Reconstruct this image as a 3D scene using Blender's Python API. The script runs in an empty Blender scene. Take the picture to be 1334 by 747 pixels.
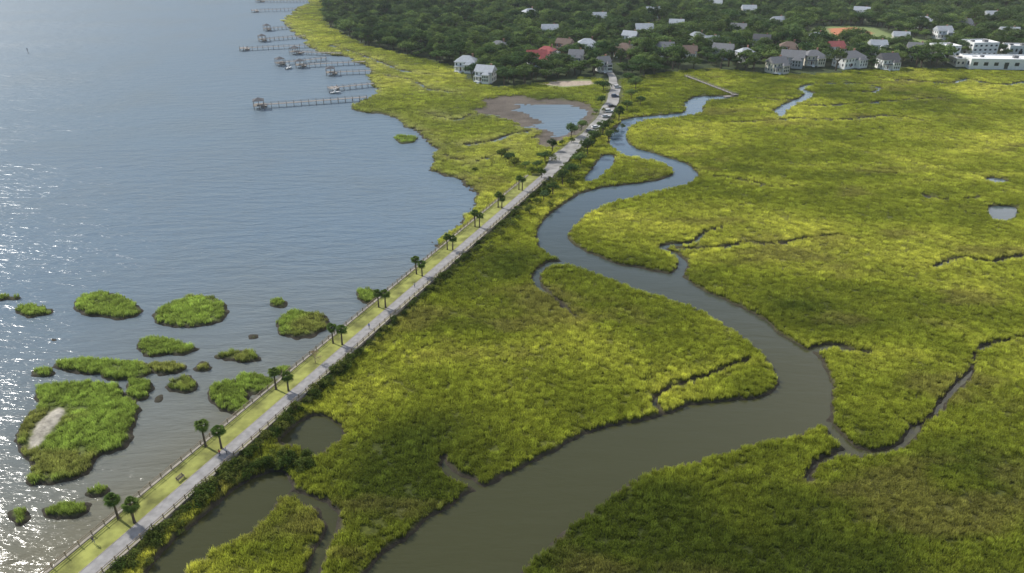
import bpy, math, random
import numpy as np
from mathutils import Vector, Matrix
random.seed(7)
rng = np.random.default_rng(7)
scene = bpy.context.scene

# ------------------------------------------------------------------ survey
H = 100.0; F = 952.0; P = math.radians(27.8)
SP, CP = math.sin(P), math.cos(P)
def W(px, py):
    """survey chart coordinates -> metres on the ground plane"""
    a = (px-667.0)/F; b = (373.5-py)/F
    dy = CP+b*SP; dz = -SP+b*CP
    t = -H/dz
    return (a*t, dy*t)
def WL(l): return [W(*p) for p in l]

# ------------------------------------------------------------------ numpy helpers
def hsh(ix, iy, s):
    n = (ix*374761393+iy*668265263+s*1442695) & 0xffffffff
    n = ((n ^ (n >> 13))*1274126177) & 0xffffffff
    n = n ^ (n >> 16)
    return n/4294967295.0
def vnoise(x, y, s=0):
    xi = np.floor(x).astype(np.int64); yi = np.floor(y).astype(np.int64)
    fx = x-xi; fy = y-yi
    fx = fx*fx*(3-2*fx); fy = fy*fy*(3-2*fy)
    a = hsh(xi, yi, s); b = hsh(xi+1, yi, s); c = hsh(xi, yi+1, s); d = hsh(xi+1, yi+1, s)
    return (a*(1-fx)+b*fx)*(1-fy)+(c*(1-fx)+d*fx)*fy
def fbm(x, y, s=0, o=4):
    v = 0; a = .5; t = 0
    for i in range(o):
        v = v+a*vnoise(x, y, s+i*17); t += a; a *= .5
        x, y = x*2.03+1.7*y*.1, y*2.03-.17*x
    return v/t*2-1
def sstep(e0, e1, x):
    t = np.clip((x-e0)/(e1-e0), 0, 1); return t*t*(3-2*t)
def catmull(pts, closed=False, n=4):
    pts = [np.array(p, float) for p in pts]; out = []
    N = len(pts); rngi = range(N if closed else N-1)
    for i in rngi:
        g = (lambda k: pts[k % N]) if closed else (lambda k: pts[min(max(k, 0), N-1)])
        p0, p1, p2, p3 = g(i-1), g(i), g(i+1), g(i+2)
        for j in range(n):
            t = j/n
            out.append(.5*((2*p1)+(-p0+p2)*t+(2*p0-5*p1+4*p2-p3)*t*t+(-p0+3*p1-3*p2+p3)*t**3))
    if not closed: out.append(pts[-1])
    return np.array(out)
def sd_poly(X, Y, poly, pad=25.0):
    """positive inside"""
    poly = np.asarray(poly, float)
    x0, y0 = poly.min(0)-pad; x1, y1 = poly.max(0)+pad
    out = np.full(X.shape, -pad)
    m = (X > x0) & (X < x1) & (Y > y0) & (Y < y1)
    if not m.any(): return out
    x = X[m]; y = Y[m]
    d2 = np.full(x.shape, 1e18); ins = np.zeros(x.shape, bool)
    for i in range(len(poly)):
        ax, ay = poly[i]; bx, by = poly[(i+1) % len(poly)]
        ex, ey = bx-ax, by-ay; L = ex*ex+ey*ey+1e-12
        t = np.clip(((x-ax)*ex+(y-ay)*ey)/L, 0, 1)
        dx = x-ax-t*ex; dy = y-ay-t*ey
        np.minimum(d2, dx*dx+dy*dy, out=d2)
        if ay != by:
            c = ((ay > y) != (by > y)) & (x < (bx-ax)*(y-ay)/(by-ay)+ax)
            ins ^= c
    d = np.sqrt(d2)
    out[m] = np.where(ins, d, -d)
    return np.maximum(out, -1e9)
def sd_line(X, Y, pts, wid, pad=25.0):
    """distance from a channel's edge; negative inside the channel"""
    pts = np.asarray(pts, float)
    wid = np.interp(np.linspace(0, 1, len(pts)), np.linspace(0, 1, len(wid)), wid)
    x0, y0 = pts.min(0)-pad; x1, y1 = pts.max(0)+pad
    out = np.full(X.shape, pad)
    m = (X > x0) & (X < x1) & (Y > y0) & (Y < y1)
    if not m.any(): return out
    x = X[m]; y = Y[m]; d = np.full(x.shape, 1e9)
    for i in range(len(pts)-1):
        ax, ay = pts[i]; bx, by = pts[i+1]
        ex, ey = bx-ax, by-ay; L = ex*ex+ey*ey+1e-12
        t = np.clip(((x-ax)*ex+(y-ay)*ey)/L, 0, 1)
        dd = np.hypot(x-ax-t*ex, y-ay-t*ey)-(wid[i]*(1-t)+wid[i+1]*t)*.5
        np.minimum(d, dd, out=d)
    out[m] = d
    return out

# ------------------------------------------------------------------ material helpers
def mat(name, color=(.5, .5, .5), rough=.8, noise=0.0, nscale=1.0, metallic=0, spec=.3, bump=0, bscale=5):
    m = bpy.data.materials.new(name); m.use_nodes = True
    nt = m.node_tree; b = nt.nodes['Principled BSDF']
    b.inputs['Base Color'].default_value = (*color, 1)
    b.inputs['Roughness'].default_value = rough
    b.inputs['Metallic'].default_value = metallic
    b.inputs['Specular IOR Level'].default_value = spec
    if noise > 0 or bump > 0:
        geo = nt.nodes.new('ShaderNodeNewGeometry')
    if noise > 0:
        n = nt.nodes.new('ShaderNodeTexNoise'); n.inputs['Scale'].default_value = nscale
        n.inputs['Detail'].default_value = 5
        nt.links.new(geo.outputs['Position'], n.inputs['Vector'])
        mr = nt.nodes.new('ShaderNodeMapRange')
        mr.inputs[1].default_value = .3; mr.inputs[2].default_value = .7
        mr.inputs[3].default_value = 1-noise; mr.inputs[4].default_value = 1+noise
        nt.links.new(n.outputs['Fac'], mr.inputs[0])
        mx = nt.nodes.new('ShaderNodeVectorMath'); mx.operation = 'SCALE'
        mx.inputs[0].default_value = color
        nt.links.new(mr.outputs[0], mx.inputs['Scale'])
        nt.links.new(mx.outputs[0], b.inputs['Base Color'])
    if bump > 0:
        n2 = nt.nodes.new('ShaderNodeTexNoise'); n2.inputs['Scale'].default_value = bscale
        nt.links.new(geo.outputs['Position'], n2.inputs['Vector'])
        bp = nt.nodes.new('ShaderNodeBump'); bp.inputs['Strength'].default_value = bump
        bp.inputs['Distance'].default_value = .1
        nt.links.new(n2.outputs['Fac'], bp.inputs['Height'])
        nt.links.new(bp.outputs[0], b.inputs['Normal'])
    return m

class MB:
    def __init__(s): s.v = []; s.f = []; s.m = []
    def quad(s, pts, mi=0):
        i = len(s.v); s.v += [tuple(p) for p in pts]; s.f.append(tuple(range(i, i+len(pts)))); s.m.append(mi)
    def box(s, c, d, mi=0, rz=0, taper=1.0):
        cx, cy, cz = c; hx, hy, hz = d[0]/2, d[1]/2, d[2]/2
        co, si = math.cos(rz), math.sin(rz); i = len(s.v)
        for z, k in ((-hz, 1), (hz, taper)):
            for x, y in ((-hx, -hy), (hx, -hy), (hx, hy), (-hx, hy)):
                x *= k; y *= k
                s.v.append((cx+x*co-y*si, cy+x*si+y*co, cz+z))
        for q in ((3, 2, 1, 0), (4, 5, 6, 7), (0, 1, 5, 4), (1, 2, 6, 5), (2, 3, 7, 6), (3, 0, 4, 7)):
            s.f.append(tuple(i+k for k in q)); s.m.append(mi)
    def tube(s, p0, p1, r0, r1, n=6, mi=0, cap=True):
        p0 = Vector(p0); p1 = Vector(p1); d = (p1-p0).normalized()
        a = d.orthogonal().normalized(); b = d.cross(a); i = len(s.v)
        for p, r in ((p0, r0), (p1, r1)):
            for k in range(n):
                t = 2*math.pi*k/n
                s.v.append(tuple(p+(a*math.cos(t)+b*math.sin(t))*r))
        for k in range(n):
            s.f.append((i+k, i+(k+1) % n, i+n+(k+1) % n, i+n+k)); s.m.append(mi)
        if cap:
            s.f.append(tuple(i+n+k for k in range(n))); s.m.append(mi)
            s.f.append(tuple(i+n-1-k for k in range(n))); s.m.append(mi)
    def mesh(s, name, mats):
        me = bpy.data.meshes.new(name); me.from_pydata(s.v, [], s.f)
        for m in mats: me.materials.append(m)
        me.polygons.foreach_set('material_index', s.m); me.update()
        return me
    def obj(s, name, mats, parent=None, loc=None, rz=None, col=None):
        o = bpy.data.objects.new(name, s.mesh(name, mats))
        (col or scene.collection).objects.link(o)
        if parent: o.parent = parent
        if loc: o.location = loc
        if rz is not None: o.rotation_euler[2] = rz
        return o
def empty(name, loc, rz=0):
    e = bpy.data.objects.new(name, None); e.location = loc; e.rotation_euler[2] = rz
    e.empty_display_size = .5
    scene.collection.objects.link(e); return e

# ------------------------------------------------------------------ causeway baseline
B0 = np.array(W(112, 745)); B1 = np.array(W(645, 283))
BD = (B1-B0)/np.linalg.norm(B1-B0); BN = np.array([BD[1], -BD[0]])   # BN points east
BANG = math.atan2(BD[1], BD[0])
CL = float(np.dot(np.array(W(710, 236))-B0, BD))
def C(t, w): return B0+BD*t+BN*w
def ct(x, y): return (x-B0[0])*BD[0]+(y-B0[1])*BD[1]
def cw(x, y): return (x-B0[0])*BN[0]+(y-B0[1])*BN[1]

# ------------------------------------------------------------------ outlines
shore = WL([(300,-103),(400,-88),(450,-55),(430,-20),(408,0),(385,12),(372,24),(374,36),(390,48),(402,58),(412,66),(445,73),
    (474,85),(484,98),(490,112),(484,124),(466,132),(462,139),(474,145),(500,151),(522,162),(534,172),(548,178),(560,188),(573,195),
    (562,203),(566,214),(560,223),(575,229),(598,236),(612,246),(621,260),(610,278),(602,290),(585,302),(566,314),(575,330)])
land = np.vstack([catmull(shore, n=3), [C(CL*.5, 0)], [C(-300, 0)], [(7000, -400)], [(7000, 9500)], [(-2500, 9500)]])
river = catmull(WL([(430,800),(478,747),(520,710),(560,680),(600,652),(625,638),(660,622),(700,601),(745,576),(790,556),(850,546),
    (905,529),(960,523),(998,516),(1012,500),(1005,480),(985,455),(960,435),(930,416),(900,402),(870,391),(820,376),(790,362),(760,351),
    (735,343),(712,330),(702,316),(700,303),(705,290),(717,279),(740,262),(762,251),(800,243),(840,238),(868,233),(878,226),(870,216),
    (840,208),(812,202),(796,190),(794,180),(800,168),(815,156),(850,151),(880,149),(894,144),(892,135),(905,127),(925,126),
    (955,126),(957,129),(925,132),(917,140),(914,147),(890,153),(860,156),(835,159),(820,169),(816,180),(821,190),(840,197),
    (870,206),(895,214),(908,224),(904,235),(880,245),(850,252),(820,259),(790,267),(765,281),(748,296),(741,310),(755,325),(780,336),
    (800,343),(840,351),(875,359),(892,364),(910,376),(940,390),(970,404),(1000,420),(1015,436),(1040,450),(1062,462),(1075,480),
    (1083,505),(1081,530),(1074,552),(1055,563),(1020,572),(980,581),(920,598),(860,612),(820,630),(790,650),(765,671),(740,690),
    (700,724),(676,747),(640,800),(600,880),(380,880)]), closed=True, n=3)
holes = [river,
    catmull(WL([(195,770),(205,730),(234,700),(270,668),(300,642),(342,618),(370,616),(378,635),(355,662),(330,690),(300,706),(270,722),(240,742),(228,775)]), True, 3),
    catmull(WL([(362,575),(378,558),(398,546),(425,545),(447,562),(434,580),(407,594),(392,583)]), True, 3),
    catmull(WL([(1288,271),(1322,270),(1324,280),(1314,289),(1297,288)]), True, 3),
    catmull(WL([(760,236),(772,218),(786,203),(799,204),(797,217),(780,234)]), True, 3),
    catmull(WL([(1284,233),(1308,234),(1310,239),(1290,239)]), True, 3)]
chan = [
    ([(380,644),(402,652),(424,664),(433,688),(420,715),(405,760)], [.8,1.4,1.6,1.6,2]),
    ([(578,600),(582,614),(600,624),(630,640)], [.6,.9,1.4]),
    ([(1075,553),(1090,568),(1104,582),(1120,590),(1150,590),(1178,578),(1192,560),(1212,545),(1230,524),(1247,503),(1266,484),(1270,460),(1300,448),(1350,438)], [2.2,1.3,.8,.7,.6,.6,.5]),
    ([(1110,586),(1085,596),(1062,606),(1050,625)], [1.0,.7,.4]),
    ([(1060,456),(1085,452),(1110,458),(1134,462)], [1.6,1,.5]),
    ([(882,358),(890,345),(880,333),(862,325),(875,320),(905,317),(915,306),(938,298)], [2.4,2,1.2,1.1,.8]),
    ([(885,325),(940,325),(965,318),(1010,320),(1050,312),(1090,308)], [1.2,1.0,.7,.4]),
    ([(735,343),(712,346),(700,358),(701,374),(722,390),(738,403),(748,415)], [2.6,1.8,1.2,.8,.6]),
    ([(870,545),(852,528),(868,510),(905,497),(950,480),(975,470)], [.7,.3,.1,.1]),
    ([(955,128),(985,130),(1012,132),(1040,131)], [1.2,1,1.2]),
    ([(1018,151),(1020,141),(1046,130),(1054,122),(1044,116),(1060,111),(1110,110),(1142,114),(1138,121),(1105,120)], [5.5,5.5,5,3.0,2.8,2.4]),
    ([(940,162),(990,160),(1040,156),(1100,158),(1160,152),(1205,160)], [1.6,2.0,1.6]),
    ([(1055,140),(1110,137),(1160,133),(1240,128)], [1.8,2.2,1.6]),
    ([(1150,104),(1200,107),(1240,110),(1260,104),(1300,112),(1350,106)], [2.4,3,3.5,5]),
    ([(605,190),(640,186),(670,176),(700,172)], [1,1.3,1.5]),
    ([(560,150),(590,158),(620,150),(650,152)], [1.3,1.8,1.6]),
    ([(503,100),(540,107),(560,118),(600,122)], [1.5,2.2,1.8]),
    ([(430,60),(470,72),(520,92),(560,98)], [1.8,2.5,2.2]),
    ([(580,205),(610,214),(640,206),(665,196)], [.9,1.1,.9]),
    ([(1334,335),(1290,342),(1250,338),(1215,350)], [.6,.5,.2]),
    ([(930,232),(975,238),(1010,247),(1040,243)], [.9,.8,.4]),
    ([(1200,255),(1230,262),(1280,258)], [.8,.8]),
]
isl_e = [(139,399,43,17),(45,406,24,9),(12,389,15,4),(249,408,50,21),(395,424,38,18),(479,386,18,10),(363,397,12,5),(218,454,38,13),
    (118,478,40,11),(57,487,13,5),(165,484,35,13),(215,480,26,8),(318,466,32,8),(286,465,8,3),(330,440,7,4),(238,503,18,12),(208,521,7,6),
    (180,508,20,12),(300,520,33,22),(338,502,32,14),(370,483,15,9),(88,666,34,12),(127,641,14,5),(27,673,16,9),(68,442,9,3),(265,478,9,5),
    (528,182,13,6),(590,312,14,5)]
isl = []
for k, (cx, cy, rx, ry) in enumerate(isl_e):
    pts = []
    for j in range(18):
        a = j/18*2*math.pi; r = 1+.12*math.sin(2*a+k)+.07*math.sin(3*a+2*k)
        pts.append(W(cx+rx*r*math.cos(a), cy+ry*r*math.sin(a)))
    isl.append(pts)
isl.append(catmull(WL([(18,582),(25,560),(38,540),(52,527),(40,520),(44,506),(62,500),(100,498),(150,500),(165,515),(181,535),(178,556),(160,585),(122,598),(112,618),(66,634),(33,631),(37,603)]), True, 3))
town = np.vstack([catmull(WL([(480,-70),(450,-30),(424,8),(418,28),(442,47),(474,62),(540,77),(590,92),(606,107),(650,117),(705,112),(735,107),
    (765,104),(800,108),(870,98),(930,93),(1000,99),(1060,100),(1130,94),(1200,92),(1280,94),(1350,96)]), n=3), [W(1700,98)], [(6500, 700)], [(6500, 9000)], [(-600, 9000)]])
roadc = catmull(WL([(700,245),(714,232),(730,210),(752,190),(778,166),(794,142),(801,122),(798,108),(792,92)]), n=4)
roadw = np.interp(np.linspace(0,1,len(roadc)), np.linspace(0,1,9), [3.2,5,9,6.5,6,7,6,5,4])
mudp = catmull(WL([(622,141),(655,128),(700,130),(745,133),(780,140),(780,166),(752,182),(718,192),(692,185),(690,170),(672,156),(642,150)]), True, 3)
mudw = catmull(WL([(672,139),(700,136),(745,141),(774,147),(772,168),(742,178),(722,180),(705,166),(690,150)]), True, 3)
sand_isl = catmull(WL([(78,533),(88,538),(76,552),(66,568),(55,584),(38,588),(33,578),(44,562),(60,546)]), True, 3)
lawns = [WL([(705,113),(730,105),(770,104),(775,112),(735,116)]),
    WL([(1045,52),(1060,38),(1135,38),(1165,50),(1240,62),(1200,72),(1120,62)])]
diamond = WL([(1078,41),(1112,39),(1137,47),(1118,55),(1085,50)])

def sd_marsh(X, Y):
    sd = sd_poly(X, Y, land, 60)
    cwv = cw(X, Y); ctv = ct(X, Y)
    # ragged bay shoreline
    sd = sd+sstep(8, 30, -cwv)*sstep(230, 330, Y)*(6*fbm(X/22, Y/22, 401, 4))
    for h in holes: sd = np.minimum(sd, -sd_poly(X, Y, h))
    for p, w in chan: sd = np.minimum(sd, sd_line(X, Y, catmull(WL(p), n=4), w))
    isd = np.full(X.shape, -25.)
    for p in isl: isd = np.maximum(isd, sd_poly(X, Y, p))
    # earth fill below the causeway and road
    cau = np.where((ctv < CL+5), 7.0-np.abs(cwv-1.2), -25)
    rd = -sd_line(X, Y, roadc, [12, 14, 16, 15, 15, 15, 14])
    return sd, isd, cau, rd

# terrain grid (fan-shaped, spacing grows away from the causeway)
uu = np.concatenate([np.linspace(-6, -1.27, 36), np.arange(-1.25, 1.2501, .0042), np.linspace(1.27, 6, 36)])
ys = [12.]
while ys[-1] < 55: ys.append(ys[-1]+3)
while ys[-1] < 1100: ys.append(ys[-1]*1.0042)
while ys[-1] < 9000: ys.append(ys[-1]*1.02)
ys = np.array(ys)
GX = (ys[:, None]*uu[None, :]); GY = np.repeat(ys[:, None], len(uu), 1)
NR, NC = GX.shape
X = GX.ravel(); Y = GY.ravel()
s_land, s_isl, s_cau, s_rd = sd_marsh(X, Y)
wob = 1.0*fbm(X/7, Y/7, 3, 4)+.6*fbm(X/1.9, Y/1.9, 9, 2)
wobL = wob*np.clip(1.0+(Y-250)/250, .9, 2.4)
sd = np.maximum(s_land+wobL, s_isl+wob*1.3)
sdw = np.maximum(sd, s_rd+wob*.5)
sdw = np.maximum(sdw, s_cau)
s_town = sd_poly(X, Y, town, 60)
wobM = fbm(X/16, Y/10, 57, 4)
s_mud = sd_poly(X, Y, mudp)+wobM*11
s_mudw = sd_poly(X, Y, mudw)+wobM*13+wob*2
s_sand = sd_poly(X, Y, sand_isl)+wob*1.2
Z = np.where(sdw > 0, np.minimum(.62, sdw*.55), np.maximum(-1.4, sdw*.5))
Z += np.where(sdw > 1.2, .12*fbm(X/5, Y/5, 21, 3), 0)
Z = np.where(sdw > 0, Z*(1-sstep(-1, 2, s_mud))+.07*sstep(-1, 2, s_mud), Z)
Z = np.where((s_mudw > 0), -.12, Z)
Z = np.where(s_town > 0, .62+1.6*sstep(0, 35, s_town), Z)
Z = np.where(s_rd > -2, np.maximum(Z, .62+.75*sstep(1.5, 5, s_rd)), Z)
Z = np.where(s_cau > 0, np.maximum(Z, np.minimum(.9, s_cau*.6)), Z)
Z = np.where(s_sand > 0, Z+.25*sstep(0, 2, s_sand), Z)

BL = [(1110,315,120,38,.42),(960,330,60,20,.2),(1000,250,120,30,.10),(1200,170,200,40,.10),(790,400,110,35,.06),(950,470,60,22,.2),(740,480,80,30,-.10),
      (900,690,160,40,-.16),(520,600,110,45,-.16),(1250,650,160,60,-.10),(1180,470,90,30,.10),(1260,400,120,50,-.12),(640,240,60,30,.12),
      (530,110,80,25,.15),(600,420,60,40,-.10),(1130,520,50,30,.1),(900,230,60,25,-.1),(330,700,80,30,-.16),(620,560,120,50,-.08)]
def tone(x, y, sdv):
    t = .37+.72*fbm(x/75, y/48, 31, 4)+.36*fbm(x/19, y/11, 47, 3)
    for cx, cy, rx, ry, a in BL:
        c = np.array(W(cx, cy)); ex = abs(W(cx+rx, cy)[0]-c[0]); ey = (W(cx, cy-ry)[1]-W(cx, cy+ry)[1])*.5
        t = t+a*np.exp(-((x-c[0])/ex)**2-((y-c[1])/ey)**2)
    t = t+.18*sstep(120, 420, y)
    t = t+.24*np.exp(-np.clip(sdv, 0, 50)/2.0)
    # old track across the marsh, slightly brighter growth
    tr = sd_line(x, y, catmull(WL([(985,170),(1100,192),(1220,222),(1350,258)])), [3, 3])
    t = t+.2*np.exp(-np.clip(tr, 0, 30)/2.5)
    return np.clip(t, 0, 1)
def gcolor(x, y, sdv, sisl, sland):
    t = tone(x, y, sdv)[:, None]
    A = np.array([.160, .205, .032]); Bc = np.array([.375, .415, .055]); Cc = np.array([.66, .66, .12])
    c = np.where(t < .5, A+(Bc-A)*t*2, Bc+(Cc-Bc)*(t-.5)*2)
    g = np.array([.33, .43, .085])*(.75+.6*fbm(x/6, y/6, 77, 3)[:, None]*.5+.25)
    k = np.clip(sstep(-1, 0, sisl)*(1-sstep(-3, 0, sland)), 0, 1)[:, None]
    bay = (sstep(0, 5, -cw(x, y))*sstep(110, 160, y))[:, None]*.3
    c = c*(1-k)+g*k
    c = c*(1-bay*.5)+np.array([.44, .54, .13])*bay*.5
    # paler, muddier fringe on the bay shore
    fr = (sstep(4, 20, -cw(x, y))*sstep(200, 280, y)*np.exp(-np.clip(sdv, 0, 60)/6.0)*(.5+.5*fbm(x/9, y/9, 222, 3)))[:, None]*(1-k)
    c = c*(1-fr)+np.array([.52, .50, .22])*fr
    br = sstep(.24, .55, fbm(x/26, y/14, 91, 4))[:, None]*.55      # browner stands
    return c*(1-br)+np.array([.33, .29, .10])*br
gc = gcolor(X, Y, sd, s_isl, s_land)
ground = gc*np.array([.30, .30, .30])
mudc = np.array([.045, .038, .026])
# bare wet bank
k = (1-sstep(.45, 1.4, sdw))[:, None]; ground = ground*(1-k)+mudc*k
k = sstep(-3, 3, s_mud)[:, None]; ground = ground*(1-k)+np.array([.15, .125, .10])*k*(.8+.4*fbm(X/6, Y/4, 5)[:, None])
k = sstep(0, 1, s_sand)[:, None]; ground = ground*(1-k)+np.array([.46, .42, .34])*k*(.85+.35*fbm(X/2, Y/2, 8)[:, None])
k = sstep(-1, 2, s_town)[:, None]; ground = ground*(1-k)+np.array([.055, .075, .03])*k
s_lawn = np.full(X.shape, -25.)
for l in lawns: s_lawn = np.maximum(s_lawn, sd_poly(X, Y, l))
k = sstep(-1, 2, s_lawn)[:, None]; ground = ground*(1-k)+np.array([.20, .25, .09])*k
beach = sd_poly(X, Y, WL([(700,111),(725,107),(772,107),(772,112),(735,114)]))
k = sstep(-1, 1, beach)[:, None]; ground = ground*(1-k)+np.array([.42, .34, .26])*k
s_dia = sd_poly(X, Y, diamond)
k = sstep(-1, 1, s_dia)[:, None]; ground = ground*(1-k)+np.array([.50, .20, .10])*k
k = sstep(2, 4, s_rd)[:, None]*(1-sstep(-1, 2, s_town))[:, None]*.8; ground = ground*(1-k)+np.array([.12, .13, .05])*k
k = (sstep(0, 1.0, s_cau)*.6)[:, None]; ground = ground*(1-k)+np.array([.06, .07, .03])*k
bald = (s_mud > .5) | (s_sand > -.3) | (s_town > 3) | (s_rd > 2.5) | ((s_cau > 2.0)) | (s_lawn > 0)

def gridmesh(name, X, Y, Z, nr, nc):
    me = bpy.data.meshes.new(name)
    me.vertices.add(nr*nc)
    me.vertices.foreach_set('co', np.stack([X, Y, Z], 1).astype(np.float32).ravel())
    i = (np.arange(nr-1)[:, None]*nc+np.arange(nc-1)[None, :]).ravel()
    q = np.stack([i, i+1, i+nc+1, i+nc], 1).astype(np.int32)
    me.loops.add(q.size); me.polygons.add(len(q))
    me.loops.foreach_set('vertex_index', q.ravel())
    me.polygons.foreach_set('loop_start', np.arange(0, q.size, 4, dtype=np.int32))
    me.polygons.foreach_set('use_smooth', np.ones(len(q), bool))
    me.update(calc_edges=True); me.validate()
    return me
tm = gridmesh('marsh_ground', X, Y, Z, NR, NC)
ca = tm.attributes.new('gcol', 'FLOAT_VECTOR', 'POINT')
ca.data.foreach_set('vector', np.clip(ground, .005, 1).astype(np.float32).ravel())
ter = bpy.data.objects.new('marsh_ground', tm); scene.collection.objects.link(ter)
def ground_mat():
    m = bpy.data.materials.new('marsh_ground_mat'); m.use_nodes = True
    nt = m.node_tree; b = nt.nodes['Principled BSDF']; L = nt.links
    at = nt.nodes.new('ShaderNodeAttribute'); at.attribute_name = 'gcol'
    geo = nt.nodes.new('ShaderNodeNewGeometry')
    n = nt.nodes.new('ShaderNodeTexNoise'); n.inputs['Scale'].default_value = .9; n.inputs['Detail'].default_value = 6
    n.inputs['Roughness'].default_value = .7
    L.new(geo.outputs['Position'], n.inputs['Vector'])
    mr = nt.nodes.new('ShaderNodeMapRange'); mr.inputs[1].default_value = .3; mr.inputs[2].default_value = .7
    mr.inputs[3].default_value = .55; mr.inputs[4].default_value = 1.35
    L.new(n.outputs['Fac'], mr.inputs[0])
    vm = nt.nodes.new('ShaderNodeVectorMath'); vm.operation = 'SCALE'
    L.new(at.outputs['Vector'], vm.inputs[0]); L.new(mr.outputs[0], vm.inputs['Scale'])
    L.new(vm.outputs[0], b.inputs['Base Color'])
    b.inputs['Roughness'].default_value = .85; b.inputs['Specular IOR Level'].default_value = .2
    bp = nt.nodes.new('ShaderNodeBump'); bp.inputs['Distance'].default_value = .4; bp.inputs['Strength'].default_value = .7
    L.new(n.outputs['Fac'], bp.inputs['Height']); L.new(bp.outputs[0], b.inputs['Normal'])
    return m
tm.materials.append(ground_mat())

def glook(arr, x, y):
    iu = np.interp(x/y, uu, np.arange(NC)); iy = np.interp(y, ys, np.arange(NR))
    a = arr.reshape(NR, NC)
    i0 = np.clip(np.floor(iy).astype(int), 0, NR-2); j0 = np.clip(np.floor(iu).astype(int), 0, NC-2)
    fi = iy-i0; fj = iu-j0
    return (a[i0, j0]*(1-fj)+a[i0, j0+1]*fj)*(1-fi)+(a[i0+1, j0]*(1-fj)+a[i0+1, j0+1]*fj)*fi
def zat(x, y): return float(glook(Z, np.array([x]), np.array([y]))[0])

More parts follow.
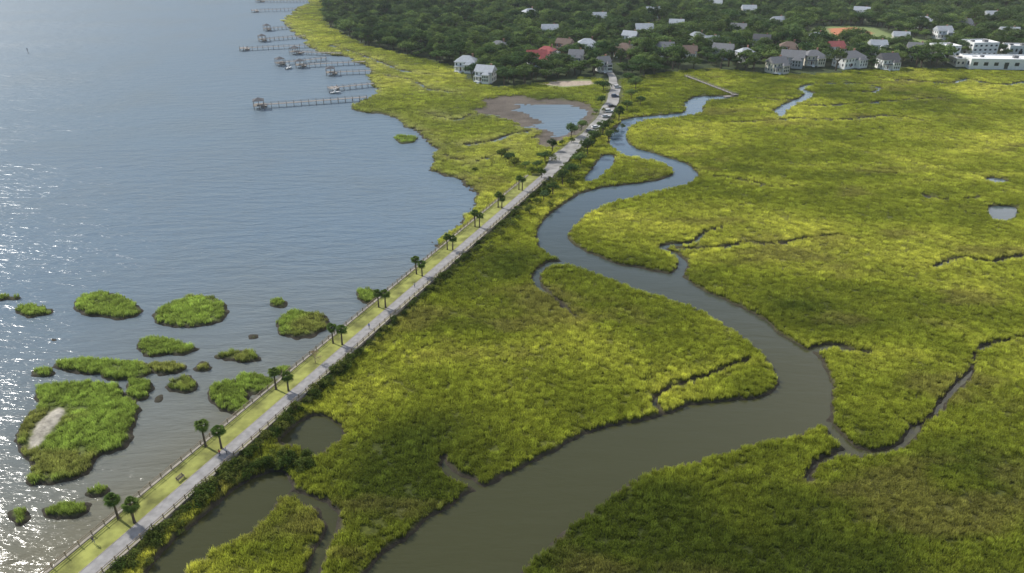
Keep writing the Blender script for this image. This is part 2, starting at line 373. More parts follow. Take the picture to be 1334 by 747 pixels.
# ------------------------------------------------------------------ water
def water_mat():
    m = bpy.data.materials.new('water_mat'); m.use_nodes = True
    nt = m.node_tree; b = nt.nodes['Principled BSDF']; L = nt.links
    geo = nt.nodes.new('ShaderNodeNewGeometry')
    # east side of causeway (sheltered tidal creek) mask
    dt = nt.nodes.new('ShaderNodeVectorMath'); dt.operation = 'DOT_PRODUCT'; dt.inputs[1].default_value = (BN[0], BN[1], 0)
    L.new(geo.outputs['Position'], dt.inputs[0])
    off = float(np.dot(B0, BN))
    ms = nt.nodes.new('ShaderNodeMapRange'); ms.inputs[1].default_value = off-1; ms.inputs[2].default_value = off+1
    L.new(dt.outputs['Value'], ms.inputs[0])      # 0 bay, 1 creek
    # silt near shore on the bay side
    ms2 = nt.nodes.new('ShaderNodeMapRange'); ms2.inputs[1].default_value = off-120; ms2.inputs[2].default_value = off-10
    L.new(dt.outputs['Value'], ms2.inputs[0])
    sy = nt.nodes.new('ShaderNodeSeparateXYZ'); L.new(geo.outputs['Position'], sy.inputs[0])
    ms3 = nt.nodes.new('ShaderNodeMapRange'); ms3.inputs[1].default_value = 230; ms3.inputs[2].default_value = 90
    L.new(sy.outputs['Y'], ms3.inputs[0])
    n0 = nt.nodes.new('ShaderNodeTexNoise'); n0.inputs['Scale'].default_value = .02; n0.inputs['Detail'].default_value = 4
    L.new(geo.outputs['Position'], n0.inputs['Vector'])
    mu = nt.nodes.new('ShaderNodeMath'); mu.operation = 'MULTIPLY'; L.new(ms2.outputs[0], mu.inputs[0]); L.new(ms3.outputs[0], mu.inputs[1])
    mu2 = nt.nodes.new('ShaderNodeMath'); mu2.operation = 'MULTIPLY_ADD'; L.new(n0.outputs['Fac'], mu2.inputs[0]); mu2.inputs[1].default_value = .5
    L.new(mu.outputs[0], mu2.inputs[2])
    sb = nt.nodes.new('ShaderNodeMath'); sb.operation = 'SUBTRACT'; sb.use_clamp = True; L.new(mu2.outputs[0], sb.inputs[0]); sb.inputs[1].default_value = .22
    mix = nt.nodes.new('ShaderNodeMix'); mix.data_type = 'RGBA'
    mix.inputs['A'].default_value = (.13, .18, .225, 1); mix.inputs['B'].default_value = (.155, .145, .10, 1)
    L.new(sb.outputs[0], mix.inputs['Factor'])
    mix2 = nt.nodes.new('ShaderNodeMix'); mix2.data_type = 'RGBA'
    # creek: silty near the mouth; blue sky reflection painted into the upstream colour
    cy = nt.nodes.new('ShaderNodeMapRange'); cy.inputs[1].default_value = 150; cy.inputs[2].default_value = 330; L.new(sy.outputs['Y'], cy.inputs[0])
    mc = nt.nodes.new('ShaderNodeMix'); mc.data_type = 'RGBA'; mc.inputs['A'].default_value = (.052, .053, .022, 1); mc.inputs['B'].default_value = (.07, .11, .15, 1)
    L.new(cy.outputs[0], mc.inputs['Factor']); L.new(mc.outputs['Result'], mix2.inputs['B'])
    L.new(mix.outputs['Result'], mix2.inputs['A']); L.new(ms.outputs[0], mix2.inputs['Factor'])
    L.new(mix2.outputs['Result'], b.inputs['Base Color'])
    # open bay gets choppier (rougher) away from the shelter of the causeway
    ro = nt.nodes.new('ShaderNodeMapRange'); ro.inputs[1].default_value = 130; ro.inputs[2].default_value = 650; ro.inputs[3].default_value = .14; ro.inputs[4].default_value = .5
    L.new(sy.outputs['Y'], ro.inputs[0])
    rm = nt.nodes.new('ShaderNodeMix'); rm.data_type = 'FLOAT'; L.new(ms.outputs[0], rm.inputs[0]); L.new(ro.outputs[0], rm.inputs[2]); rm.inputs[3].default_value = .06
    L.new(rm.outputs[0], b.inputs['Roughness'])
    b.inputs['IOR'].default_value = 1.33
    # wind waves: elongated noise at several scales
    mp = nt.nodes.new('ShaderNodeMapping'); mp.inputs['Rotation'].default_value = (0, 0, math.radians(-28)); mp.inputs['Scale'].default_value = (.28, 1, 1)
    L.new(geo.outputs['Position'], mp.inputs['Vector'])
    w1 = nt.nodes.new('ShaderNodeTexNoise'); w1.inputs['Scale'].default_value = .30; w1.inputs['Detail'].default_value = 3; w1.inputs['Distortion'].default_value = .4
    w2 = nt.nodes.new('ShaderNodeTexNoise'); w2.inputs['Scale'].default_value = 1.3; w2.inputs['Detail'].default_value = 4
    L.new(mp.outputs[0], w1.inputs['Vector']); L.new(mp.outputs[0], w2.inputs['Vector'])
    ad = nt.nodes.new('ShaderNodeMath'); ad.operation = 'MULTIPLY_ADD'; ad.inputs[1].default_value = .3
    L.new(w2.outputs['Fac'], ad.inputs[0]); L.new(w1.outputs['Fac'], ad.inputs[2])
    st = nt.nodes.new('ShaderNodeMapRange'); st.inputs[3].default_value = .85; st.inputs[4].default_value = .16
    L.new(ms.outputs[0], st.inputs[0])
    gu = nt.nodes.new('ShaderNodeMapRange'); gu.inputs[1].default_value = .35; gu.inputs[2].default_value = .65; gu.inputs[3].default_value = .5; gu.inputs[4].default_value = 1.15
    n3 = nt.nodes.new('ShaderNodeTexNoise'); n3.inputs['Scale'].default_value = .016; n3.inputs['Detail'].default_value = 4
    L.new(mp.outputs[0], n3.inputs['Vector']); L.new(n3.outputs['Fac'], gu.inputs[0])
    st2 = nt.nodes.new('ShaderNodeMath'); st2.operation = 'MULTIPLY'; L.new(st.outputs[0], st2.inputs[0]); L.new(gu.outputs[0], st2.inputs[1])
    bp = nt.nodes.new('ShaderNodeBump'); bp.inputs['Distance'].default_value = 1.0
    L.new(st2.outputs[0], bp.inputs['Strength']); L.new(ad.outputs[0], bp.inputs['Height']); L.new(bp.outputs[0], b.inputs['Normal'])
    return m
wb = MB(); wb.quad([(-12000, -2000, 0), (12000, -2000, 0), (12000, 16000, 0), (-12000, 16000, 0)])
wb.obj('water', [water_mat()])

# ------------------------------------------------------------------ instancing
def foliage_mat(name, use_inst=False, cols=None, trans=.35):
    m = bpy.data.materials.new(name); m.use_nodes = True
    nt = m.node_tree; L = nt.links; nt.nodes.remove(nt.nodes['Principled BSDF'])
    out = nt.nodes['Material Output']
    df = nt.nodes.new('ShaderNodeBsdfDiffuse'); tr = nt.nodes.new('ShaderNodeBsdfTranslucent')
    mx = nt.nodes.new('ShaderNodeMixShader'); mx.inputs[0].default_value = trans
    L.new(df.outputs[0], mx.inputs[1]); L.new(tr.outputs[0], mx.inputs[2]); L.new(mx.outputs[0], out.inputs['Surface'])
    at = nt.nodes.new('ShaderNodeAttribute'); at.attribute_name = 'lv'   # per-leaf tone on the mesh: random, darker low, lighter toward the top
    oi = nt.nodes.new('ShaderNodeObjectInfo')
    if use_inst:
        gi = nt.nodes.new('ShaderNodeAttribute'); gi.attribute_type = 'INSTANCER'; gi.attribute_name = 'gcol'
        base = gi.outputs['Vector']
    else:
        cr = nt.nodes.new('ShaderNodeValToRGB')
        el = cr.color_ramp.elements
        el[0].color = (*cols[0], 1); el[1].color = (*cols[-1], 1)
        for i, c in enumerate(cols[1:-1]):
            e = el.new((i+1)/(len(cols)-1)); e.color = (*c, 1)
        L.new(oi.outputs['Random'], cr.inputs[0]); base = cr.outputs[0]
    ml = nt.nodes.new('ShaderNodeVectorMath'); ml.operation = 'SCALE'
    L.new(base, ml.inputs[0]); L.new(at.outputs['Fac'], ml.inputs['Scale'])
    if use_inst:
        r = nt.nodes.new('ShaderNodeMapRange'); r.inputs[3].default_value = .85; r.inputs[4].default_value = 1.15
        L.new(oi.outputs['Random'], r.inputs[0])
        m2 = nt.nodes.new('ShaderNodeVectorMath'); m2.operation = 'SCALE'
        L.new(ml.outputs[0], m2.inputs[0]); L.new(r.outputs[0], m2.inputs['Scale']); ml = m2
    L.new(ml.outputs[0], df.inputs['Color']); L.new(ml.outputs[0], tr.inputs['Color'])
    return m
def set_lv(me, vals):
    a = me.attributes.new('lv', 'FLOAT', 'POINT'); a.data.foreach_set('value', np.asarray(vals, np.float32))
def scatter(name, pts, rot, scl, protos, gcol=None):
    col = bpy.data.collections.new(name+'_kinds')
    for p in protos: col.objects.link(p)
    me = bpy.data.meshes.new(name); n = len(pts)
    me.vertices.add(n); me.vertices.foreach_set('co', np.asarray(pts, np.float32).ravel())
    def av(nm, arr):
        a = me.attributes.new(nm, 'FLOAT_VECTOR', 'POINT'); a.data.foreach_set('vector', np.asarray(arr, np.float32).ravel())
    av('rot', rot); av('scl', scl)
    if gcol is not None: av('gcol', gcol)
    a = me.attributes.new('pick', 'INT', 'POINT'); a.data.foreach_set('value', rng.integers(0, len(protos), n).astype(np.int32))
    ob = bpy.data.objects.new(name, me); scene.collection.objects.link(ob)
    ng = bpy.data.node_groups.new(name+'_gn', 'GeometryNodeTree')
    ng.interface.new_socket('Geometry', in_out='INPUT', socket_type='NodeSocketGeometry')
    ng.interface.new_socket('Geometry', in_out='OUTPUT', socket_type='NodeSocketGeometry')
    N = ng.nodes; gi = N.new('NodeGroupInput'); go = N.new('NodeGroupOutput')
    ci = N.new('GeometryNodeCollectionInfo'); ci.inputs['Collection'].default_value = col
    ci.inputs['Separate Children'].default_value = True; ci.inputs['Reset Children'].default_value = True
    ip = N.new('GeometryNodeInstanceOnPoints')
    ng.links.new(gi.outputs[0], ip.inputs['Points']); ng.links.new(ci.outputs[0], ip.inputs['Instance'])
    ip.inputs['Pick Instance'].default_value = True
    def na(nm, t):
        x = N.new('GeometryNodeInputNamedAttribute'); x.data_type = t; x.inputs['Name'].default_value = nm
        return x.outputs['Attribute']
    ng.links.new(na('pick', 'INT'), ip.inputs['Instance Index'])
    er = N.new('FunctionNodeEulerToRotation'); ng.links.new(na('rot', 'FLOAT_VECTOR'), er.inputs[0])
    ng.links.new(er.outputs[0], ip.inputs['Rotation']); ng.links.new(na('scl', 'FLOAT_VECTOR'), ip.inputs['Scale'])
    ng.links.new(ip.outputs[0], go.inputs[0])
    md = ob.modifiers.new('scatter', 'NODES'); md.node_group = ng
    return ob

# grass tuft kinds
grass_m = foliage_mat('marsh_grass_mat', True, trans=.4)
def grass_proto(k, nb=60):
    r = random.Random(100+k); v = []; f = []; lv = []
    for i in range(nb):
        x, y = r.uniform(-.66, .66), r.uniform(-.66, .66)
        h = r.uniform(.6, 1.15); a = r.uniform(0, 6.28); w = r.uniform(.028, .05)
        dx, dy = math.cos(a)*w, math.sin(a)*w
        la = r.uniform(0, 6.28); ll = r.uniform(.05, .3)
        ex, ey = math.cos(la)*ll, math.sin(la)*ll; b = len(v)
        v += [(x-dx, y-dy, -.1), (x+dx, y+dy, -.1), (x+dx*.8+ex*.35, y+dy*.8+ey*.35, h*.6), (x-dx*.8+ex*.35, y-dy*.8+ey*.35, h*.6), (x+ex, y+ey, h)]
        f += [(b, b+1, b+2, b+3), (b+3, b+2, b+4)]
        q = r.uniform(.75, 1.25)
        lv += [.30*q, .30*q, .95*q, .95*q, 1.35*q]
    me = bpy.data.meshes.new('grass_tuft'); me.from_pydata(v, [], f); me.materials.append(grass_m); set_lv(me, lv)
    return bpy.data.objects.new('grass_tuft_%d' % k, me)
px, py, ps = [], [], []
y = 58.
while y < 900:
    s = max(.68, y/200.)
    xs = np.arange(-1.1*y, 1.1*y, s)
    px.append(xs+rng.uniform(-.5, .5, len(xs))*s); py.append(y+rng.uniform(-.5, .5, len(xs))*s); ps.append(np.full(len(xs), s))
    y += s
px = np.concatenate(px); py = np.concatenate(py); ps = np.concatenate(ps)
gsd = glook(sd, px, py); gb = glook(bald.astype(float), px, py)
gap = fbm(px/1.5, py/1.5, 61, 2)
gapL = fbm(px/11, py/7, 161, 3)
keep = (gsd > .55+.6*rng.random(len(px))) & (gb < .3) & (gap > -.58+.2*rng.random(len(px)))
px, py, ps, gsd, gap, gapL = px[keep], py[keep], ps[keep], gsd[keep], gap[keep], gapL[keep]
gz = glook(Z, px, py)
gh = (.72+.30*gapL+.30*gap+.25*np.exp(-gsd/2.5))*rng.uniform(.75, 1.25, len(px))
gh = np.clip(gh, .3, 1.5)*1.0
gcl = gcolor(px, py, gsd, glook(s_isl, px, py), glook(s_land, px, py))*(.72+.5*rng.random((len(px), 1)))*(1+.34*gap[:, None])
n = len(px)
print('GRASS', n)
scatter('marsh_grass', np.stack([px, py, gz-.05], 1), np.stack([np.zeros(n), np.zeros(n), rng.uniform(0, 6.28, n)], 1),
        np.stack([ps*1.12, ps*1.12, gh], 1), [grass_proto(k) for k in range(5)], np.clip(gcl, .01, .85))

# ------------------------------------------------------------------ trees
bark = mat('bark_mat', (.10, .08, .06), .9, .3, 3)
leaf_oak = foliage_mat('oak_leaf_mat', cols=[(.045, .085, .03), (.09, .15, .045), (.18, .25, .07), (.08, .13, .05), (.11, .16, .045)], trans=.32)
leaf_shrub = foliage_mat('shrub_leaf_mat', cols=[(.055, .09, .02), (.11, .15, .033), (.17, .19, .045)], trans=.3)
def tree_mesh(name, seed, h=10., R=5.5, nl=1100, leaf=.75, trunk_h=.35, flat=.55, lobes=11, lm=None):
    r = random.Random(seed); b = MB()
    th = h*trunk_h
    bx, by = r.uniform(-.4, .4), r.uniform(-.4, .4)
    b.tube((0, 0, -.5), (bx, by, th), .035*h, .026*h, 7, 0)
    L = []
    for i in range(lobes):
        a = i/lobes*6.28*1.7+r.uniform(-.4, .4); d = R*r.uniform(.25, .72) if i else 0
        zc = th+(h-th)*(r.uniform(.3, .62) if i else .6)-(d/R)*(h-th)*.15
        rad = R*r.uniform(.30, .5)
        L.append((Vector((d*math.cos(a), d*math.sin(a), zc)), rad, r.uniform(.7, 1.25)))
        b.tube((bx, by, th*.92), tuple(L[-1][0]), .014*h, .004*h, 4, 0, False)
    lv = [1.0]*len(b.v)
    for i in range(nl):
        c, rad, tn = L[r.randrange(len(L))]
        u = Vector((r.gauss(0, 1), r.gauss(0, 1), r.gauss(0, 1))).normalized()
        if u.z < -.35: u.z *= -.6
        k = r.uniform(.55, 1.08) if r.random() < .9 else r.uniform(1.05, 1.25)
        p = c+Vector((u.x*rad, u.y*rad, u.z*rad*flat*1.35))*k
        nrm = (u+Vector((r.gauss(0, .4), r.gauss(0, .4), r.gauss(0, .4)+.35))).normalized()
        a = nrm.orthogonal().normalized(); q = nrm.cross(a); t = r.uniform(0, 6.28)
        a, q = a*math.cos(t)+q*math.sin(t), q*math.cos(t)-a*math.sin(t)
        s1 = leaf*r.uniform(.5, 1.1); s2 = s1*r.uniform(.5, .9)
        b.quad([p-a*s1*.5, p-q*s2*.5+nrm*s1*.12, p+a*s1*.5, p+q*s2*.5-nrm*s1*.08], 1)
        lv += [tn*r.uniform(.7, 1.35)*(.55+.65*(p.z-th)/(h-th))]*4  # random leaf tone, with crown shading painted in: darker low, lighter on top
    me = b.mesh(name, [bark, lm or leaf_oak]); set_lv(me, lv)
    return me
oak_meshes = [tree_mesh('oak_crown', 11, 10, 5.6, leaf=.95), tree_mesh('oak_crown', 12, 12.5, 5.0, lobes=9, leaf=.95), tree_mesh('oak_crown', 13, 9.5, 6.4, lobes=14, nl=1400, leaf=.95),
              tree_mesh('oak_crown', 14, 14, 4.6, lobes=10, flat=.8, leaf=.9), tree_mesh('oak_crown', 15, 8.5, 4.4, lobes=8, nl=900, leaf=.85)]
shrub_meshes = [tree_mesh('shrub_crown', 21, 3.2, 2.0, 420, .42, .15, .8, 7, leaf_shrub), tree_mesh('shrub_crown', 22, 2.6, 2.4, 420, .42, .12, .7, 8, leaf_shrub),
                tree_mesh('shrub_crown', 23, 4.2, 2.2, 520, .45, .2, .9, 8, leaf_shrub)]

# ------------------------------------------------------------------ houses
white = mat('white_paint', (.80, .80, .78), .6, .06, .8); cream = mat('cream_paint', (.66, .62, .52), .7, .06, .8)
grey_w = mat('grey_siding', (.40, .42, .44), .7, .08, .8); pink = mat('pink_stucco', (.60, .40, .36), .8, .08, .8); brick = mat('brick_wall', (.32, .17, .12), .85, .15, 2)
r_dark = mat('dark_shingle', (.10, .10, .105), .85, .2, 1.5); r_grey = mat('grey_shingle', (.19, .19, .195), .85, .15, 1.5)
r_red = mat('red_metal_roof', (.34, .075, .07), .6, .15, .6); r_tin = mat('tin_roof', (.42, .44, .46), .5, .12, .6); r_brown = mat('brown_shingle', (.17, .12, .095), .85, .2, 1.5)
glass = mat('window_glass', (.03, .04, .05), .12, spec=.6); trim = mat('white_trim', (.8, .8, .78), .5); door_m = mat('door_paint', (.12, .05, .04), .5)
footprints = []
def house(name, x, y, w=14, d=10, st=2, wall=white, roof=r_dark, kind='hip', rz=0., porch=True):
    w *= .85; d *= .85
    z0 = zat(x, y); e = empty(name, (x, y, z0), rz); footprints.append((x, y, max(w, d)*.5, 0))
    hw = .7+2.9*st; b = MB()
    b.box((0, 0, hw/2-.25), (w, d, hw+.5), 0)
    if kind == 'gable':
        for s in (-1, 1): b.quad([(s*w/2, -d/2, hw), (s*w/2, d/2, hw), (s*w/2, 0, hw+d*.36)][::s], 0)
    wing = w*.42
    b.box((w*.22, -d/2-1.6, hw*.5-.6), (wing, 3.2, hw-1.2), 0)
    b.obj('walls', [wall], e)
    r = MB(); o = .6
    def hip(cx, cy, ww, dd, zb, rise, ridge):
        A = [(cx-ww/2, cy-dd/2, zb), (cx+ww/2, cy-dd/2, zb), (cx+ww/2, cy+dd/2, zb), (cx-ww/2, cy+dd/2, zb)]
        B = [(cx-ridge/2, cy, zb+rise), (cx+ridge/2, cy, zb+rise)]
        r.quad([A[0], A[1], B[1], B[0]]); r.quad([A[2], A[3], B[0], B[1]]); r.quad([A[1], A[2], B[1]]); r.quad([A[3], A[0], B[0]]); r.quad(A[::-1])
    if kind == 'hip': hip(0, 0, w+2*o, d+2*o, hw+.01, d*.34, max(w-d*.9, 1))
    else: hip(0, 0, w+2*o, d+2*o, hw+.01, (d+2*o)*.36, w+2*o-.2)
    hip(w*.22, -d/2-1.4, wing+.8, 4.2, hw-1.18, 1.5, wing*.5)
    r.obj('roof', [roof], e)
    g = MB()
    for s in range(st):
        zc = .8+1.4+2.9*s
        nx = max(3, int(w/2.6))
        for i in range(nx):
            xx = -w/2+(i+.5)*w/nx
            for sy in (-1, 1):
                g.box((xx, sy*(d/2+.03), zc), (1.25, .10, 1.9), 1); g.box((xx, sy*(d/2+.06), zc), (.9, .10, 1.5), 0)
        for i in range(3):
            yy = -d/2+(i+.5)*d/3
            for sx in (-1, 1):
                g.box((sx*(w/2+.03), yy, zc), (.10, 1.25, 1.9), 1); g.box((sx*(w/2+.06), yy, zc), (.10, .9, 1.5), 0)
        if s < st:
            for k in (-.3, 0, .3): g.box((w*.22+k*wing, -d/2-3.24, min(zc, hw-2.3)), (.8, .1, 1.4), 0)
    g.obj('windows', [glass, trim], e)
    q = MB()
    q.box((-w*.2, -d/2-.06, 2.0), (1.1, .12, 2.2), 1)
    if porch:
        q.box((-w*.24, -d/2-1.35, .75), (w*.5, 2.6, .3), 0); q.box((-w*.24, -d/2-1.35, 3.9), (w*.5, 2.7, .2), 2)
        for i in range(5): q.box((-w*.48+i*w*.12, -d/2-2.5, 2.35), (.25, .25, 2.9), 0)
        for i in range(4): q.box((-w*.2, -d/2-2.8-.3*i, .62-.17*i), (1.8, .3, .16), 0)
    q.obj('porch_and_door', [trim, door_m, roof], e)
    c = MB(); c.box((w*.28, d*.18, hw+d*.2+.6), (.9, .9, 3), 0); c.box((w*.28, d*.18, hw+d*.2+2.2), (1.1, 1.1, .2), 0)
    c.obj('chimney', [brick], e)
HS = [('white_house',608,92,16,12,2,white,r_tin,'hip'),('white_house',633,106,13,10,2,white,r_tin,'gable'),('red_roofed_house',699,88,15,11,2,white,r_red,'gable'),
 ('pink_house',712,80,13,9,2,pink,r_red,'hip'),('white_house',716,50,15,10,2,white,r_tin,'gable'),('white_house',764,70,15,11,2,white,r_tin,'hip'),
 ('pink_house',812,76,13,10,2,pink,r_brown,'hip'),('white_house',838,50,16,12,2,white,r_tin,'gable'),('white_house',820,59,13,9,2,white,r_tin,'gable'),
 ('cream_house',865,75,14,9,2,cream,r_grey,'gable'),('white_house',906,60,14,10,2,white,r_tin,'hip'),('grey_house',940,78,16,10,2,grey_w,r_grey,'gable'),
 ('cream_house',974,22,15,10,2,cream,r_tin,'gable'),('white_house',1012,38,14,9,2,white,r_tin,'gable'),('grey_house',1030,88,17,12,2,grey_w,r_grey,'gable'),
 ('brick_house',1025,74,14,10,2,brick,r_brown,'hip'),('cream_house',1056,86,15,11,2,cream,r_grey,'hip'),('white_house',1104,87,22,13,2,white,r_grey,'hip'),
 ('white_house',1154,89,13,11,2,white,r_dark,'gable'),('white_house',1140,72,13,9,2,white,r_tin,'gable'),('cream_house',690,26,15,10,2,cream,r_tin,'hip'),
 ('brick_house',735,70,13,9,2,brick,r_brown,'gable'),('white_house',785,94,9,8,2,white,r_grey,'gable'),('white_house',880,42,14,9,2,white,r_tin,'gable'),
 ('grey_house',990,64,14,9,2,grey_w,r_dark,'gable'),('cream_house',1190,76,13,9,2,cream,r_grey,'gable'),('white_house',1060,60,14,9,2,white,r_tin,'hip'),
 ('cream_house',1010,94,13,10,2,cream,r_grey,'gable'),('white_house',960,48,14,9,2,white,r_grey,'gable'),('grey_house',780,32,14,9,2,grey_w,r_tin,'gable'),
 ('white_house',1250,42,16,10,2,white,r_grey,'gable'),('cream_house',1310,54,16,10,2,cream,r_tin,'gable'),('white_house',1200,37,14,9,2,white,r_tin,'hip'),
 ('grey_house',650,72,13,9,2,grey_w,r_grey,'hip'),('white_house',1120,24,16,9,2,white,r_tin,'gable'),
 ('cream_house',930,14,16,9,2,cream,r_tin,'gable'),('white_house',1050,10,16,9,2,white,r_grey,'gable'),('white_house',850,24,15,9,2,white,r_tin,'gable'),
 ('white_house',895,80,13,9,2,white,r_brown,'gable'),('white_house',1225,52,14,9,2,white,r_tin,'gable'),('white_house',1290,30,16,9,2,white,r_tin,'gable'),
 ('white_house',750,86,11,9,2,white,r_grey,'gable'),('white_house',968,82,12,9,2,white,r_tin,'hip'),('white_house',1085,74,13,9,2,white,r_red,'gable'),
 ('cream_house',1170,60,13,9,2,cream,r_tin,'gable'),('white_house',925,66,12,9,2,white,r_tin,'gable')]
for i, (nm, a, c, w, d, st, wl, rf, kd) in enumerate(HS):
    x, y = W(a, c+2); house(nm, x, y, w, d, st, wl, rf, kd, random.uniform(-.5, .5), i % 3 != 2)
# school / institutional blocks
def block(name, x, y, w, d, h, wall, rz=0., bays=8, storeys=2):
    z0 = zat(x, y); e = empty(name, (x, y, z0), rz); footprints.append((x, y, max(w, d)*.5, 1)); b = MB()
    b.box((0, 0, h/2-.25), (w, d, h+.5), 0)
    for s in (-1, 1):
        b.box((0, s*(d/2-.15), h+.45), (w, .3, .9), 0); b.box((s*(w/2-.15), 0, h+.45), (.3, d-.62, .9), 0)
    b.obj('walls', [wall], e)
    r = MB(); r.box((0, 0, h+.07), (w-.7, d-.7, .12), 0); r.box((w*.2, 0, h+.9), (3, 2.5, 1.6), 1); r.box((-w*.25, d*.1, h+.7), (2, 2, 1.2), 1); r.obj('roof', [trim, r_grey], e)
    g = MB()
    for s in range(storeys):
        zc = h/storeys*(s+.55)
        for i in range(bays):
            xx = -w/2+(i+.5)*w/bays
            for sy in (-1, 1): g.box((xx, sy*(d/2+.02), zc), (w/bays*.42, .12, h/storeys*.4), 0)
        for i in range(3):
            for sx in (-1, 1): g.box((sx*(w/2+.02), -d/2+(i+.5)*d/3, zc), (.12, d/3*.4, h/storeys*.4), 0)
    g.box((0, -d/2-.06, 1.2), (2.4, .14, 2.4), 0)
    g.obj('windows', [glass], e)
block('school_building', *W(1227, 77), 16, 13, 7, white, .15, 4, 2)
block('school_building', *W(1271, 75), 19, 15, 8.5, white, .1, 5, 3)
block('school_gymnasium', *W(1300, 89), 46, 18, 5.5, white, -.08, 7, 1)
block('school_building', *W(1258, 87), 20, 12, 4, cream, -.05, 7, 1)
block('school_building', *W(1322, 73), 16, 12, 5, white, -.1, 5, 1)

# forest mass
fp = []
y = 440.
while y < 3600:
    s = 7.4 if y < 1000 else (11 if y < 1500 else 22)
    xs = np.arange(-.55*y-80, 1.05*y+60, s)
    fp.append(np.stack([xs+rng.uniform(-.45, .45, len(xs))*s, y+rng.uniform(-.45, .45, len(xs))*s, np.full(len(xs), s)], 1)); y += s
fp = np.concatenate(fp)
m = (sd_poly(fp[:, 0], fp[:, 1], town, 40) > 2)
for l in lawns+[diamond]: m &= sd_poly(fp[:, 0], fp[:, 1], l) < -2
for (hx, hy, r, big) in footprints:
    dx = np.abs(fp[:, 0]-hx); dy = fp[:, 1]-hy
    m &= ~((dx < r+2.5) & (dy < r+3) & (dy > -r-(22 if big else (10 if hy > 530 else 12))))
m &= sd_line(fp[:, 0], fp[:, 1], roadc, [9, 9]) > 3
m &= (fbm(fp[:, 0]/30, fp[:, 1]/30, 300, 3) > -.65)
fp = fp[m]; n = len(fp)
fs = (rng.uniform(.6, 1.05, n)+.6*rng.random(n)**3)*np.where(fp[:, 2] > 20, 2.1, np.where(fp[:, 2] > 10, 1.3, 1.0))
fz = glook(Z, fp[:, 0], fp[:, 1])
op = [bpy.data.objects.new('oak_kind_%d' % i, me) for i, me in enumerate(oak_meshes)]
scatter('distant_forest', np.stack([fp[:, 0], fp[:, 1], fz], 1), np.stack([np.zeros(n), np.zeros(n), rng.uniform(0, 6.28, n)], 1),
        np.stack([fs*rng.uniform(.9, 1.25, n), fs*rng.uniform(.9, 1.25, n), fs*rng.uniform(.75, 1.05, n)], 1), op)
print('TREES', n)

# trees along the road at the town end of the causeway
def plant(name, me, px_, py_, s, zoff=0):
    x, y = W(px_, py_); o = bpy.data.objects.new(name, me); scene.collection.objects.link(o)
    o.location = (x, y, max(zat(x, y), 0)+zoff); o.rotation_euler[2] = random.uniform(0, 6.28)
    o.scale = (s*random.uniform(.85, 1.15), s*random.uniform(.85, 1.15), s*random.uniform(.8, 1.1)); return o
for a, c, s in [(700,224,.42),(710,214,.45),(719,200,.38),(663,214,.36),(744,182,.55),(757,173,.42),(774,190,.5),(785,178,.5),(744,232,.45),(756,217,.5),
    (765,204,.5),(733,243,.45),(720,256,.38),(806,160,.5),(816,146,.55),(822,132,.6),(828,118,.7),(776,152,.35),(783,138,.42),(786,120,.6),(793,186,.42),(708,264,.32),(818,110,.7),(834,138,.45),(684,222,.3)]:
    plant('oak_tree', oak_meshes[random.randrange(5)], a, c, s*1.4)
for a, c, s in [(737,224,1.1),(749,212,1.1),(763,198,1.1),(777,182,1.1),(792,168,1),(800,176,.9),(704,236,.9),(692,230,.9),(719,246,1.1),(744,246,.8),
    (700,270,.9),(690,282,.8),(676,290,.6),(716,274,.6),(744,190,.8),(810,168,.7),(786,150,.7),(655,208,.9),(671,218,.8),(620,226,.6),(720,214,.9),(732,192,.7),
    (728,238,1),(757,206,1),(770,192,1),(784,176,1),(740,236,.9),(800,158,.8),(712,258,.9),(668,298,.8),(652,312,.7),(638,328,.7)]:
    plant('shrub', shrub_meshes[random.randrange(3)], a, c, s*1.35)
# thick shrubbery along the landward side of the causeway
sp = []
for i in range(520):
    t = random.uniform(-40, CL); w = 5.3+abs(random.gauss(0, 1.2))
    dens = 1.0 if t < 62 else (.5 if t < 95 else .8)
    if random.random() > dens: continue
    s = random.uniform(.3, .8)*(1.0 if t < 75 else .7)
    p = C(t, w); sp.append((p[0], p[1], max(zat(*p), .1)-.1, s))
for i in range(90):      # tongue of scrub between the two lagoons
    u_ = random.random(); a, c = 290+u_*115, 622-u_*20+random.gauss(0, 7)
    p = W(a, c)
    if zat(*p) > .25: sp.append((p[0], p[1], zat(*p)-.1, random.uniform(.3, .7)))
sp = np.array(sp); n = len(sp)
shp = [bpy.data.objects.new('shrub_kind_%d' % i, me) for i, me in enumerate(shrub_meshes)]
scatter('shrubbery', sp[:, :3], np.stack([np.zeros(n), np.zeros(n), rng.uniform(0, 6.28, n)], 1), np.repeat(sp[:, 3:4], 3, 1), shp)

# ------------------------------------------------------------------ causeway
turf = mat('mown_grass_mat', (.235, .245, .06), .9, .5, .3, bump=.6, bscale=6)
path_m = mat('path_asphalt', (.28, .27, .26), .85, .2, .8, bump=.15, bscale=8)
stone = mat('bulkhead_concrete', (.30, .27, .22), .85, .25, .7); wood = mat('weathered_timber', (.27, .22, .16), .85, .25, 2)
gravel_m = mat('gravel_mat', (.28, .27, .25), .9, .35, .25, bump=.3, bscale=4)
def strip(b, t0, t1, w0, w1, z, mi=0, step=8, zb=None):
    ts = np.linspace(t0, t1, max(2, int((t1-t0)/step)+1))
    for a, c in zip(ts[:-1], ts[1:]):
        p = [C(a, w0), C(a, w1), C(c, w1), C(c, w0)]
        b.quad([(q[0], q[1], z) for q in p], mi)
        if zb is not None:
            b.quad([(p[0][0], p[0][1], zb), (p[0][0], p[0][1], z), (p[3][0], p[3][1], z), (p[3][0], p[3][1], zb)], mi)
            b.quad([(p[1][0], p[1][1], zb), (p[2][0], p[2][1], zb), (p[2][0], p[2][1], z), (p[1][0], p[1][1], z)], mi)
T0 = -70.
